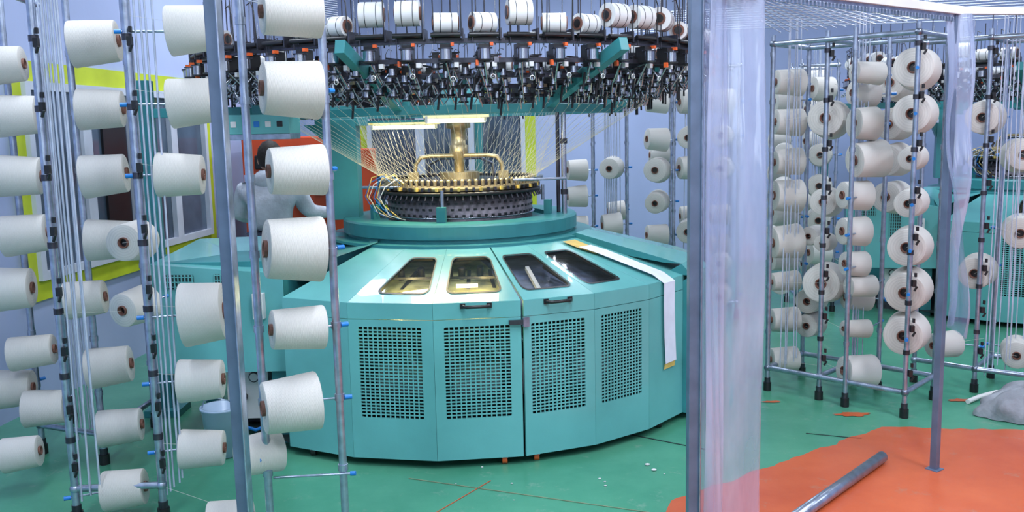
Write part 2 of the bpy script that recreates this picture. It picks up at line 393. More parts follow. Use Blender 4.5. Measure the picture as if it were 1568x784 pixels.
    path=[(48.6,.84,.962),(49,.95,.934),(49.5,1.05,.908),(50,1.2,.869),(50.3,1.40,.817),(50.3,RD+.004,.79),(50.5,RD+.004,.66),(51,RD+.004,.50),(51,RD+.004,.36),(51,RD+.004,.33)]
    for w0,mt,off,rng in ((.055,YTAPE,.004,(0,1,8)),(.056,PAPER,.010,range(1,8))):
        vs=[]
        for j,(a,r,z) in enumerate(path):
            am=rad(50.25); chord=RD*cos(rad(6.75))
            c0=pol(a,r*(1 if r>1.41 else .994),z); t=Vector((cos(rad(a)),sin(rad(a)),0))
            if r>1.41:
                n=Vector((sin(am),-cos(am),0)); c0=c0+n*(chord-Vector((c0.x,c0.y,0)).dot(n)+.006); t=Vector((cos(am),sin(am),0))
            else: c0=c0+Vector((0,0,.005))
            n2=pol(a,1,0)*(1 if r>1.41 else .25)+Vector((0,0,0 if r>1.41 else 1))
            wob=.007*sin(j*2.1)
            vs+= [c0-t*(w0+wob)+n2*off,c0+t*(w0-wob)+n2*off]
        p.add(vs,[(2*j,2*j+1,2*j+3,2*j+2) for j in rng],mt)
    parts['paper_strip']=p
    r=MB()
    r.lathe([(.0,.97),(.80,.97),(.80,.985),(.69,.985),(.69,1.0),(.71,1.005),(.71,1.075),(.70,1.085),(.52,1.085),(.52,1.06),(0,1.06)],TEALF,64,smooth=False)
    r.lathe([(.44,1.06),(.44,1.215),(.40,1.22)],PERF,64)
    for row in range(3):
        for k in range(64):
            a=k*360/64+row*2.8; q=pol(a,.441,1.11+row*.035)
            r.box(q,(.018,.004,.012),BLACK,Matrix.Rotation(rad(a),3,'Z'))
    r.lathe([(.445,1.092),(.455,1.096),(.455,1.10),(.44,1.104)],CHROME,64)
    r.lathe([(.40,1.225),(.49,1.225),(.495,1.235),(.49,1.245),(.2,1.25)],BLACK,64)
    r.lathe([(.40,1.25),(.47,1.25),(.475,1.265),(.47,1.275),(.36,1.275)],BRASS,64,smooth=False)
    for k in range(72):
        a=k*5; r.cyl(pol(a,.45,1.27),pol(a,.45,1.302),.010,BRASS,n=6); r.ball(pol(a,.45,1.306),.012,BRASS,6)
        r.cyl(pol(a,.48,1.235),pol(a,.50,1.20),.006,DSTEEL,n=5); r.box(pol(a+2.5,.475,1.262),(.014,.03,.02),DSTEEL if k%3 else YTAPE,Matrix.Rotation(rad(a),3,'Z'))
        r.box(pol(a+2.5,.42,1.30),(.008,.05,.018),DSTEEL,Matrix.Rotation(rad(a),3,'Z'))
    r.cyl((0,0,1.06),(0,0,1.30),.30,DSTEEL,n=32)
    r.cyl((0,0,1.30),(0,0,1.34),.12,BRASS,n=24)
    r.lathe([(.03,1.3),(.03,1.42),(.055,1.43),(.055,1.50),(.045,1.505),(.045,1.60),(.075,1.605),(.075,1.66),(.0,1.66)],BRASS,24)
    for sx in (-1,1):
        r.tube([(0,-.03,1.44),(sx*.17,-.05,1.44),(sx*.23,-.05,1.43),(sx*.26,-.05,1.39),(sx*.27,-.05,1.27)],.013,BRASS,8)
        r.tube([(0,.06,1.42),(sx*.12,.15,1.42),(sx*.2,.22,1.38),(sx*.21,.24,1.27)],.011,CHROME,8)
        r.box((sx*.27,-.08,1.32),(.06,.05,.05),BRASS)
    for k in range(8):
        a=-58+k*3; q=.03*sin(k*1.7)
        r.tube([pol(a,.44,1.28),pol(a-2,.50,1.335+q*.5),pol(a-5,.57,1.30+q),pol(a-6,.60,1.22),pol(a-2,.57,1.14+q),pol(a+4,.5,1.09)],.0028,[BLUEP,YTAPE,WHITEP,BLACK][k%4],5)
    for a in (-62,-8,75,160,250): 
        r.box(pol(a,.55,1.12),(.05,.04,.10),TEALF,Matrix.Rotation(rad(a),3,'Z')); r.cyl(pol(a,.52,1.17),pol(a,.52,1.26),.010,STEEL)
    for k in range(3): r.beam(pol(60+k*14,.5,1.30),pol(66+k*14,.5,1.30),.02,.02,STEEL)
    r.cyl(pol(45,.46,1.30),pol(70,.68,1.30),.008,STEEL); r.cyl(pol(-45,.46,1.27),pol(-70,.60,1.27),.008,STEEL)
    parts['ring_table_and_dial']=r
    u=MB()
    hx=[(-.25,-.79),(.50,-.79),(.93,-.09),(.50,.71),(-.44,.71),(-.97,.01)]
    for (x0,y0),(x1,y1) in zip(hx,hx[1:]+hx[:1]): u.beam((x0,y0,1.70),(x1,y1,1.70),.07,.045,TEALF); 
    for x,y in hx: u.cyl((x,y,1.675),(x,y,1.725),.06,TEALF,n=16)
    u.box((-.68,-.02,1.37),(.15,.16,.60),TEALF)
    u.box((-.70,-.02,1.655),(.30,.14,.05),TEALF)
    g=[(-.75,1.64),(-.92,1.64),(-.87,1.60),(-.80,1.54),(-.75,1.42)]
    u.add([(x,-.08,z) for x,z in g]+[(x,.04,z) for x,z in g],[(0,1,2,3,4),(9,8,7,6,5)]+[(i,5+i,5+(i+1)%5,(i+1)%5) for i in range(5)],TEALF)
    u.cyl((.63,-.15,1.08),(.63,-.15,1.69),.016,CHROME); u.cyl((.60,-.05,1.08),(.60,-.05,1.69),.012,DSTEEL)
    u.cyl((.10,.66,1.08),(.10,.66,1.69),.03,TEALF)
    for z in (1.2,1.5): u.cyl((.63,-.15,z),(.63,-.15,z+.03),.022,DSTEEL)
    u.lathe([(0,1.66),(.13,1.66),(.14,1.68),(.14,1.76),(.12,1.78),(.09,1.84),(0,1.84)],TEALF,24)
    for i in (0,2,4): u.beam((0,0,1.70),(hx[i][0],hx[i][1],1.70),.03,.03,TEALF)
    for (x,y),(X,Y,Z) in (((-.25,-.79),(-.41,-1.59,1.96)),((.50,-.79),(.83,-1.44,1.96)),((.93,-.09),(1.42,-.1,1.9)),((.5,.71),(.75,1.2,1.9)),((-.44,.71),(-.7,1.2,1.9)),((-.97,.01),(-1.42,.0,1.9))):
        u.beam((x,y,1.71),(X,Y,Z),.045,.06,TEALF); u.box((x,y,1.735),(.09,.09,.04),TEALF)
    u.box((-.95,-.25,1.72),(.75,.06,.05),TEALF)
    u.box((-1.0,-.68,1.645),(.34,.25,.10),TEAL); u.box((-1.0,-.68,1.58),(.34,.24,.03),STEEL); u.box((-1.0,-.45,1.72),(.10,.5,.05),TEALF)
    for k in range(5): u.box((-1.12+k*.06,-.807,1.645),(.03,.004,.03),(WHITEP,BLACK,BLUEP,WHITEP,BLACK)[k])
    u.box((-1.71,-.45,.95),(.08,.08,1.9),TEALF); u.box((-1.71,-.45,.02),(.2,.2,.04),TEALF); u.box((-1.45,-.45,1.72),(.55,.06,.05),TEALF); u.box((-1.62,-.45,.9),(.12,.05,.05),TEALF)
    parts['upper_frame']=u
    l=MB()
    l.cyl((-.46,-.42,1.615),(-.10,-.42,1.615),.011,LAMPE); l.cyl((-.14,-.55,1.645),(.18,-.52,1.645),.013,LAMPE)
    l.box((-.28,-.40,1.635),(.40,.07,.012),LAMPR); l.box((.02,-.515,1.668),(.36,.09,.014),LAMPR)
    l.box((-.28,-.40,1.648),(.40,.07,.012),TEALF); l.box((.02,-.515,1.684),(.36,.09,.016),TEALF)
    for x,y_,z in((-.46,-.42,1.615),(-.10,-.42,1.615),(-.14,-.55,1.645),(.18,-.52,1.645)): l.box((x,y_,z+.008),(.014,.03,.035),WHITEP)
    parts['work_lights']=l
    y=MB(); N=56
    for rr,z,w,h2,mt in ((1.47,1.985,.03,.022,DSTEEL),(1.47,1.90,.02,.02,DSTEEL),(1.33,1.84,.03,.02,DSTEEL),(1.15,1.80,.03,.02,DSTEEL),(1.05,1.76,.02,.02,DSTEEL)):
        y.lathe([(rr-w/2,z-h2/2),(rr+w/2,z-h2/2),(rr+w/2,z+h2/2),(rr-w/2,z+h2/2),(rr-w/2,z-h2/2)],mt,56,smooth=False)
    for k in range(12):
        a=k*30+10; y.beam(pol(a,.95,1.76),pol(a,1.5,1.9),.02,.025,DSTEEL)
    rnd=random.Random(3)
    def T(a,r): return Matrix.Translation(pol(a,r,0))@Matrix.Rotation(rad(a),4,'Z')
    for k in range(N):
        a=k*360/N+1.5
        j=rnd.uniform(-.01,.01)
        if rnd.random()<.92:
            up=.0 if rnd.random()<.7 else .045; sc=1.05 if up==0 else 1.3; zc=2.062+up; L=.053
            y.T=T(a,1.47)@Matrix.Rotation(rnd.uniform(-.5,.5),4,'Z')
            y.cyl((-L,0,zc),(L,0,zc),.043*sc,WHITEP,n=18)
            for sx in(-1,1):
                y.cyl((sx*L,0,zc),(sx*(L+.006),0,zc),.030,BROWN,n=14); y.cyl((sx*(L+.006),0,zc),(sx*(L+.007),0,zc),.020,BLACK,n=12)
            for sx in (-.025,.025): y.cyl((sx,0,zc),(sx+.003,0,zc),.0437*sc,DSTEEL,n=18)
        y.T=T(a,1.47)
        for yy in(-.035,.035): y.cyl((-.065,yy,2.008),(.065,yy,2.008),.011,BLACK,n=8)
        y.box((0,0,1.99),(.14,.03,.012),BLACK)
        y.box((.075,0,2.01),(.008,.09,.05),DSTEEL)
        y.box((0,-.02,1.93),(.05,.06,.075),BLACK); y.cyl((0,-.055,1.90),(0,-.055,1.945),.026,CHROME,n=14); y.cyl((0,-.055,1.895),(0,-.055,1.90),.034,BLACK,n=14)
        y.cyl((0,-.055,1.945),(0,-.055,1.95),.034,DSTEEL,n=14)
        y.box((.03,-.055,1.965),(.014,.026,.014),ORANGE); 
        if k%2: y.box((-.035,-.05,1.885),(.012,.02,.024),ORANGE)
        y.box((.045,-.02,1.88),(.02,.02,.02),WHITEP)
        y.cyl((0,-.04,1.89),(.02,.04,1.80+j),.005,CHROME,n=5); y.cyl((.03,-.05,1.86),(.03,-.09,1.82+j),.004,CHROME,n=5)
        y.lathe([(.009,-.003),(.013,0),(.009,.003)],WHITEP,8,Matrix.Translation((.03,-.092,1.82+j))@Matrix.Rotation(pi/2,4,'X'))
        y.cyl((.06,.05,1.97),(.06+j,.05,2.32),.0035,CHROME,n=5); y.cyl((-.05,-.03,1.97),(-.05+j,-.03,2.24),.003,DSTEEL,n=5)
        y.cyl((-.02,.08,1.97),(-.02-j,.08,2.30),.003,DSTEEL,n=5); y.cyl((.02,.10,1.97),(.02,.10,2.4),.0035,DSTEEL,n=5)
        y.tube([(.07,-.04,2.0),(.07,-.05,2.16),(.05,-.05,2.20),(.02,-.05,2.19)],.003,BLACK,5)
        y.cyl((-.05+j,-.03,2.24),(-.02+j,-.06,2.22),.003,BLACK,n=5)
    N2=96
    for k in range(N2):
        a=k*360/N2
        for ri,(r2,dz,da) in enumerate(((1.40,-.03,3.2),(1.32,-.06,1),(1.24,-.085,2.2),(1.16,-.11,0),(1.08,-.14,1.5))):
            y.T=T(a+da+rnd.uniform(-.6,.6),r2); q=rnd.uniform(-.022,.022)
            y.box((0,0,1.93+dz+q),(.030,.045,.06),BLACK); y.cyl((0,-.03,1.89+dz+q),(0,-.03,1.92+dz+q),.017,CHROME,n=8); y.cyl((0,-.03,1.882+dz+q),(0,-.03,1.89+dz+q),.023,BLACK,n=8)
            w_=rnd.random()
            if w_<.4: y.box((.020,-.03,1.94+dz+q),(.012,.02,.012),ORANGE)
            elif w_<.5: y.box((-.02,-.03,1.90+dz),(.016,.02,.02),TEALF)
            elif w_<.65: y.box((.02,-.03,1.91+dz),(.012,.012,.02),WHITEP)
            elif w_<.75: y.box((.02,-.03,1.91+dz),(.02,.02,.015),BRASS)
            y.cyl((0,0,1.9+dz),(.02,.03,1.84+dz+q),.004,CHROME,n=5); y.cyl((.02,0,1.93+dz),(-.03,-.05,1.86+dz),.003,STEEL,n=5)
            y.cyl((-.03,-.02,1.95+dz),(.03,-.02,1.96+dz+q),.004,DSTEEL,n=5)
            if rnd.random()<.3: y.cyl((-.02,0,1.88+dz),(-.03,0,1.80+dz),.006,BLACK,n=5)
    y.T=Matrix.Identity(4)
    parts['yarn_feeders']=y
    w=MB()
    for k in range(96):
        a=k*360/96
        w.cyl(pol(a,1.18,1.76),pol(a+10,.455,1.31),.0008,YARNY,n=4,caps=False)
        w.cyl(pol(a,.62,1.72),pol(a+4,.47,1.30),.0008,YARN,n=4,caps=False)
    parts['yarn_threads']=w
    s=MB()
    x0,x1,y0,y1,z0,z1=-1.52,-.86,-.98,-.25,.37,.95
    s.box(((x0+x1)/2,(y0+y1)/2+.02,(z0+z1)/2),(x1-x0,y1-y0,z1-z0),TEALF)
    s.add([(x0-.01,y0-.03,z1),(x1+.02,y0-.10,z1-.05),(x1+.05,y0+.02,.89),(-.42,-.65,.995),(-.5,-.1,1.0),(x0-.01,y1,z1+.04)],[(0,1,2,3,4,5)],TEAL)
    s.add([(x0-.01,y0-.03,z1),(x1+.02,y0-.10,z1-.05),(x1+.02,y0-.10,.40),(x0-.01,y0-.03,.38)],[(3,2,1,0)],TEAL)
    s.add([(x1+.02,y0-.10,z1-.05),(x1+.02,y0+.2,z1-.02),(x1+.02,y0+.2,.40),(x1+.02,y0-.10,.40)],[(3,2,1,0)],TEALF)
    fd=Vector((x1-x0+.03,-.07,0)).normalized(); fn=Vector((fd.y,-fd.x,0)); R=Matrix((fd,-fn,Vector((0,0,1)))).transposed(); fo=Vector((x0-.01,y0-.03,0))
    s.box(fo+fd*.15+fn*.003+Vector((0,0,.86)),(.16,.004,.075),INNER,R); s.box(fo+fd*.38+fn*.003+Vector((0,0,.77)),(.09,.004,.26),INNER,R)
    for k in range(9): s.box(fo+fd*(.075+.0185*k)+fn*.006+Vector((0,0,.86)),(.007,.006,.075),TEAL,R)
    for k in range(3): s.box(fo+fd*.15+fn*.006+Vector((0,0,.835+.025*k)),(.16,.006,.005),TEAL,R)
    for k in range(6): s.box(fo+fd*(.34+.0165*k)+fn*.006+Vector((0,0,.77)),(.006,.006,.26),TEAL,R)
    for k in range(11): s.box(fo+fd*.38+fn*.006+Vector((0,0,.645+.025*k)),(.09,.006,.005),TEAL,R)
    s.box(fo+fd*.57+fn*.02+Vector((0,0,.74)),(.055,.04,.13),WHITEP,R); s.cyl(fo+fd*.57+fn*.04+Vector((0,0,.77)),fo+fd*.57+fn*.055+Vector((0,0,.77)),.013,BLACK); s.cyl(fo+fd*.57+fn*.04+Vector((0,0,.72)),fo+fd*.57+fn*.055+Vector((0,0,.72)),.013,mat('red_button',(.7,.02,.02),.4))
    s.box((-.90,-.98,.22),(.08,.08,.44),TEALF); s.box((-1.45,-.4,.19),(.08,.08,.38),TEALF)
    s.box((-1.10,-.85,.25),(.22,.12,.30),WHITEP)
    for dx,dz in ((-.05,.33),(.04,.33),(-.03,.22)): s.cyl((-1.10+dx,-.91,dz),(-1.10+dx,-.93,dz),.028,BLACK,n=16); s.cyl((-1.10+dx,-.93,dz),(-1.10+dx,-.933,dz),.022,WHITEP,n=16)
    s.box((-1.10,-.7,.06),(.3,.2,.12),DSTEEL)
    s.tube([(-1.15,-.92,.18),(-1.2,-.96,.1),(-1.05,-.98,.06),(-.93,-.96,.1)],.01,BLUEP)
    parts['control_cabinet']=s
    return parts
MC=(-.31,5.60,0)
PARTS=build_machine()
m1=empty('circular_knitting_machine',MC); objs={}
for n,b in PARTS.items(): objs[n]=b.obj(n,m1,bevel=(.006 if n in('upper_frame','control_cabinet') else 0))
m2=empty('circular_knitting_machine',(4.55,8.05,0)); m2.rotation_euler=(0,0,rad(-18))
for n,o in objs.items():
    if n in('work_lights','yarn_threads','paper_strip'): continue
    inst(o,n,m2)
def arealight(name,loc,sx,sy,pw,col,parent=None,rot=(0,0,0)):
    l=bpy.data.lights.new(name,'AREA'); l.shape='RECTANGLE'; l.size=sx; l.size_y=sy; l.energy=pw; l.color=col
    o=bpy.data.objects.new(name,l); o.location=loc; o.rotation_euler=rot; scene.collection.objects.link(o)
    if parent:o.parent=parent
    return o
arealight('work_light_glow',(-.05,-.46,1.59),.6,.1,9,(1,.84,.48),m1)
for i,(ax,ay) in enumerate((( -.25,-1.22),(.13,-1.24))):
    l=bpy.data.lights.new('interior_lamp','POINT'); l.energy=1.9; l.color=(1,.80,.28); l.shadow_soft_size=.02
    o=bpy.data.objects.new('interior_lamp',l); o.parent=m1; o.location=(ax,ay,.815); scene.collection.objects.link(o)

# ------------------------------------------------------------ yarn cones
def unit_cone():
    b=MB(); M=Matrix.Rotation(pi/2,4,'Y')
    b.lathe([(.10,-.49),(.50,-.49),(.52,-.48)],CONEE,40,M)
    b.lathe([(.52,-.48),(.532,-.45),(.47,.45),(.462,.475)],CONEM,40,M)
    b.lathe([(.462,.475),(.44,.49),(.14,.47)],CONEE,40,M)
    b.lathe([(.14,.465),(.14,.53),(.125,.535),(.11,.53),(.105,.3)],BROWN,24,M)
    b.lathe([(.108,.40),(0,.40)],BLACK,20,M)
    b.lathe([(.12,-.48),(.12,-.53),(.05,-.53),(0,-.53)],BROWN,20,M)
    me=b.obj('tmp'); d=me.data; bpy.data.objects.remove(me); d.name='yarn_cone'; return d
CONE=unit_cone()
def creel(name,poles,rails,cones,feet=True,ztop=2.12,clip=(),bundles=(),prad=.016,rods=()):
    """poles:(x,y) ; cones:(x,y,z,d,L,ang) ang=direction (deg) of the open end, in plan"""
    e=empty(name); f=MB()
    for p in poles:
        x,y=p[0],p[1]
        f.cyl((x,y,.0),(x,y,ztop),prad,STEEL,n=12)
        if feet: f.cyl((x,y,0),(x,y,.05),prad+.010,BLACK,n=10); f.cyl((x,y,.05),(x,y,.08),prad+.004,DSTEEL,n=10)
        for k in range(7):
            z=.35+k*.27; f.cyl((x,y,z),(x,y,z+.025),prad+.004,DSTEEL if p in clip else STEEL,n=10)
    for p in clip:
        x,y=p[0],p[1]
        for k in range(8):
            z=.25+k*.245
            f.box((x+.018,y-.018,z),(.018,.022,.035),BLACK); f.box((x+.024,y-.02,z+.045),(.010,.014,.022),BLACK); f.cyl((x+.018,y-.025,z-.04),(x+.03,y-.03,z-.015),.006,BLACK,n=6)
    for (x0,y0,x1,y1,z) in rails:
        f.cyl((x0,y0,z),(x1,y1,z),.015,STEEL,n=10)
        for x,y in((x0,y0),(x1,y1)): f.ball((x,y,z),.022,STEEL,10)
    for a_,b_ in rods: f.cyl(a_,b_,.005,STEEL,n=6); f.cyl(b_,Vector(b_)+(Vector(b_)-Vector(a_)).normalized()*.02,.009,BLUEP,n=8)
    for (x,y,n,r,sp) in bundles:
        for k in range(n):
            xx=x+(k-(n-1)/2)*sp; yy=y+random.uniform(-.02,.02); dx=random.uniform(-.012,.012)
            f.tube([(xx-dx,yy,.1+.02*k),(xx,yy,1.1),(xx+dx,yy,ztop+.1)],r,TUBEM,5)
    pins=MB()
    for i,(x,y,z,d,L,ang) in enumerate(cones):
        o=bpy.data.objects.new('yarn_cone_%d'%(i+1),CONE); scene.collection.objects.link(o); o.parent=e
        tilt=random.uniform(-5,3)
        o.location=(x,y,z); o.scale=(L,d,d); o.rotation_euler=(random.uniform(0,6),rad(tilt),rad(ang)); o.rotation_mode='XYZ'
        n=Vector((cos(rad(ang))*cos(rad(tilt)),sin(rad(ang))*cos(rad(tilt)),-sin(rad(tilt))))
        c=Vector((x,y,z)); back=c-n*L*.5
        best=min(poles,key=lambda p:math.dist((p[0],p[1]),(back.x,back.y))); q=Vector((best[0],best[1],back.z))
        if (q-back).length<.32:
            dd=(q-back).normalized() if (q-back).length>.01 else -n
            pins.cyl(back,q+dd*.03,.0045,STEEL,n=6); pins.cyl(q+dd*.018,q+dd*.045,.009,BLUEP,n=8)
        else:
            pins.cyl(back,back-n*.12,.0045,STEEL,n=6); pins.cyl(back-n*.11,back-n*.13,.009,BLUEP,n=8)
        pins.cyl(c,c-n*L*.55,.006,STEEL,n=6)
        if clip:
            fr=c+n*L*.53; pc=min(clip,key=lambda p:math.dist((p[0],p[1]),(fr.x,fr.y)))
            if math.dist((pc[0],pc[1]),(fr.x,fr.y))<.7: pins.cyl(fr,(pc[0]+.03,pc[1]-.03,z+.05),.0007,YARN,n=4,caps=False)
    f.obj('creel_frame',e); pins.obj('cone_pins',e)
    return e
A=180+24
creel('yarn_creel',[(-.645,3.26),(-.915,3.22)],[(-.645,3.26,-.915,3.22,2.25)],
 [(-.735,3.2,2.006,.165,.2,A),(-.748,3.2,1.747,.19,.2,A),(-.743,3.2,1.468,.17,.195,A),(-.768,3.2,1.192,.22,.2,A),(-.77,3.2,.906,.15,.19,A),(-.81,3.2,.627,.2,.2,A),(-.95,3.25,.426,.15,.16,A+10)],ztop=2.5,prad=.0145,rods=[((-.9,3.24,.335),(-.615,3.24,.345))])
B_=-9+18
creel('yarn_creel',[(-1.486,3.66),(-1.84,3.64)],[(-1.486,3.66,-1.84,3.64,.15),(-1.486,3.66,-1.84,3.64,2.3)],
 [(-1.25,3.7,2.01,.185,.17,B_),(-1.265,3.7,1.728,.185,.17,B_),(-1.33,3.7,1.44,.17,.18,B_),(-1.275,3.7,.871,.25,.17,B_),(-1.305,3.7,.587,.17,.18,B_),(-1.32,3.7,.291,.155,.18,B_),(-1.12,3.4,.10,.16,.17,B_),
  (-1.67,4.0,1.14,.17,.16,-95),(-1.68,4.0,.848,.16,.16,-110),(-1.66,3.7,.12,.16,.17,B_)],ztop=2.5,clip=[(-1.486,3.66),(-1.84,3.64)],bundles=[(-1.43,3.66,5,.0045,.022),(-1.76,3.62,5,.0045,.02)])
C_=12
creel('yarn_creel',[(-2.03,4.33),(-2.42,4.5),(-2.0,4.9),(-2.5,5.0)],[(-2.03,4.33,-2.42,4.5,.15),(-2.03,4.33,-2.42,4.5,2.3),(-2.42,4.5,-2.5,5.0,.15),(-2.03,4.33,-2.0,4.9,.15),(-2.42,4.5,-2.5,5.0,2.3)],
 [(-1.895,4.3,2.027,.2,.21,C_),(-1.892,4.3,1.725,.18,.2,C_),(-1.9,4.3,1.42,.19,.2,C_),(-1.898,4.3,1.115,.185,.21,C_),(-2.04,4.3,.834,.17,.18,C_),(-1.953,4.3,.501,.185,.2,C_),(-1.925,4.3,.198,.17,.2,C_),
  (-2.288,4.3,1.704,.185,.2,C_),(-2.30,4.3,1.425,.185,.2,C_),(-2.295,4.3,1.149,.185,.2,C_),(-2.38,4.3,.89,.2,.17,C_),(-2.318,4.3,.581,.155,.2,C_),(-2.28,4.3,.302,.17,.19,C_),(-2.25,4.0,.18,.15,.16,C_),(-2.45,4.35,.386,.18,.17,C_),(-2.325,4.3,1.935,.17,.18,C_)],ztop=2.5,bundles=[(-2.15,4.4,4,.0045,.025)])
b=MB(); b.box((-.906,2.9,1.25),(.045,.04,2.5),STEELG); b.box((-.885,2.885,1.25),(.006,.05,2.5),STEEL); b.box((-.906,2.9,.005),(.1,.1,.01),STEELG); b.obj('partition_post',bevel=.003)

W=180; 
def F(x,y,off=0):
    return math.degrees(math.atan2(-y,-x))+off
E_p=[(1.52,5.34),(1.76,5.13),(1.86,4.99),(2.10,4.77)]; E_b=[(1.83,5.66),(2.07,5.43),(2.17,5.3),(2.40,5.08)]
cones=[]
for z,d in((1.829,.15),(1.596,.155),(1.363,.155),(1.159,.19),(.881,.2),(.64,.115),(.404,.14),(.154,.145)): cones.append((1.655,5.48,z,d,.17,W+8))
for z,d in((1.73,.15),(1.02,.17),(.72,.15),(.3,.12)): cones.append((1.75,5.85,z,d,.16,W+8))
for z,d in((1.61,.215),(1.13,.165),(.892,.10),(.652,.23)): cones.append((1.84,5.32,z,d,.16,F(1.84,5.32,-14)))
for z,d in((.50,.16),(.34,.15),(.9,.12)): cones.append((1.86,5.6,z,d,.16,F(1.84,5.32,-20)))
for x,z,d,L in((1.98,1.857,.12,.17),(1.97,1.58,.18,.13),(2.0,1.382,.2,.18),(1.93,1.182,.16,.16),(1.93,.98,.16,.15),(1.94,.794,.14,.13),(1.98,.663,.12,.16),(1.96,.418,.10,.16),(1.98,.169,.18,.19)): cones.append((x,5.12,z,d,L,W+12))
for z in(1.75,.56): cones.append((2.03,5.3,z,.14,.15,W+12))
for z,d in((1.862,.215),(1.627,.205),(1.394,.13),(1.155,.155),(.917,.21),(.678,.225),(.437,.22)): cones.append((2.15,4.9,z,d,.17,F(2.15,4.9,-10)))
for z in(1.816,1.573,1.349,1.114): cones.append((2.40,5.75,z,.2,.17,F(2.4,5.75,-25)))
rl=[]
for z in(.14,2.04): rl+=[(1.52,5.34,2.10,4.77,z),(1.83,5.66,2.40,5.08,z),(1.52,5.34,1.83,5.66,z),(2.10,4.77,2.40,5.08,z),(1.76,5.13,2.07,5.43,z)]
creel('yarn_creel',E_p+E_b,rl,cones,ztop=2.09,clip=[E_p[1],E_p[3]],bundles=[(1.66,5.4,5,.0035,.022),(2.0,5.25,5,.0035,.022)],prad=.0135)
J_p=[(2.70,5.21),(3.05,4.95),(2.95,5.5),(3.3,5.25),(2.45,5.45)]
cones=[(2.74,5.32,1.6,.195,.17,F(2.7,5.3,-10)),(2.74,5.32,.70,.195,.17,F(2.7,5.3,-10)),(2.95,5.3,1.38,.19,.17,F(2.9,5.3,10)),(2.97,5.3,.934,.19,.17,F(2.9,5.3)),(2.99,5.3,.21,.17,.17,F(2.9,5.3)),(2.53,5.25,.28,.15,.17,W+20)]
rl=[]
for z in(.14,2.04): rl+=[(2.70,5.21,3.05,4.95,z),(2.70,5.21,2.95,5.5,z),(2.45,5.45,2.70,5.21,z),(2.95,5.5,3.3,5.25,z)]
creel('yarn_creel',J_p,rl,cones,ztop=2.09,clip=[J_p[0]],bundles=[(2.82,5.2,6,.0035,.025),(3.0,5.3,6,.0035,.03)],prad=.0135)
def backcreel(x0,x1,y,zs,seed,step=.3,ang=W):
    rnd=random.Random(seed); ps=[];cs=[];x=x0
    while x<=x1+.01: ps+=[(x,y),(x+.05,y+.45)]; x+=step
    x=x0
    while x<=x1+.01:
        for z in zs:
            if rnd.random()<.88: cs.append((x-.14,y-.02,z+rnd.uniform(-.02,.02),rnd.uniform(.16,.2),.17,(ang+rnd.choice((5,10,70)))))
            if rnd.random()<.4: cs.append((x-.05,y+.42,z+.1,.17,.16,ang))
        x+=step
    rl=[(x0,y,x1,y,.14),(x0,y,x1,y,2.05),(x0+.05,y+.45,x1+.05,y+.45,2.05),(x0,y,x0+.05,y+.45,.14)]
    creel('yarn_creel',ps,rl,cs,ztop=2.1,bundles=[(x0+step*.5,y,4,.004,.03),(x1-step*.4,y,5,.004,.03)],prad=.013)
backcreel(.72,1.02,8.0,[.2,.46,.72,.98,1.24,1.52],1,.3)
backcreel(1.32,1.84,7.4,[.2,.46,.72,.98,1.24,1.5,1.76],2,.26)
backcreel(2.4,2.7,7.6,[.25,.52,.79,1.06,1.33,1.6,1.85],3,.3)

b=MB()
for k in range(14):
    b.tube([(-1.5,3.7+.03*k,2.25+.012*k),(-1.2,4.5+.02*k,2.22+.01*k),(-.9,5.0,2.2+.012*k)],.003,TUBEM,5)
for k in range(16):
    b.tube([(1.55+.04*k,5.3-.035*k,2.10),(1.2+.02*k,4.9,2.2+.006*k),(.9,4.75+.02*k,2.26+.006*k)],.003,TUBEM,5)
for k in range(10):
    b.tube([(1.2,9.2,2.5+.02*k),(3.5,7.3,2.35+.02*k),(5.2,6.2,2.3+.02*k)],.005,TUBEM,5)
b.obj('overhead_yarn_guide_tubes')

# ------------------------------------------------------------ partition frame with pvc strips
P1=Vector((.63,3.12,0)); P2=Vector((1.92,4.02,0)); d=(P2-P1).normalized(); ang=math.atan2(d.y,d.x)
R=Matrix.Rotation(ang,3,'Z')
e=empty('curtain_doorway_frame')
b=MB(); b.box((P1.x,P1.y,1.03),(.046,.035,2.06),STEELG,Matrix.Rotation(.1,3,'Z')); b.box((P1.x+.018,P1.y-.022,1.03),(.005,.010,2.06),STEEL)
b.box((P2.x,P2.y,1.02),(.032,.032,2.04),STEELG,R); b.box((P2.x,P2.y,.004),(.06,.06,.008),STEELG,R)
b.obj('posts',e,bevel=.003)
b=MB(); b.beam(P1+Vector((0,0,2.075)),P2+Vector((0,0,2.055))+d*.05,.05,.035,WHITEP); b.beam(P1+Vector((0,0,2.05)),P2+Vector((0,0,2.03))+d*.05,.02,.02,STEEL)
L=(P2-P1).length
for k in range(int(L/.022)):
    q=P1+d*(k*.022)+Vector((0,-.02,2.035-.02*k*.022/L)); b.box(q,(.009,.012,.018),STEEL,R)
b.beam(P2+Vector((0,0,2.055)),(3.3,4.35,2.06),.03,.03,WHITEP)
b.obj('curtain_track',e,bevel=.002)
def strip(name,fn,nu,nv):
    b=MB(); vs=[fn(i/(nu-1),j/(nv-1)) for j in range(nv) for i in range(nu)]
    b.add(vs,[(j*nu+i,j*nu+i+1,(j+1)*nu+i+1,(j+1)*nu+i) for j in range(nv-1) for i in range(nu-1)],PVC,True)
    b.obj(name,e)
pn=Vector((d.y,-d.x,0))
def s1(u,v):
    z=.02+2.03*v; w=.325*(.95+.05*v)
    q=P1+d*(.03+u*w)+pn*(.026*sin(u*8+.9*v+.5)+.007*sin(u*21+2*v)+.009*sin(v*7+u*4)); return Vector((q.x,q.y,z))
strip('pvc_strip_1',s1,60,90)
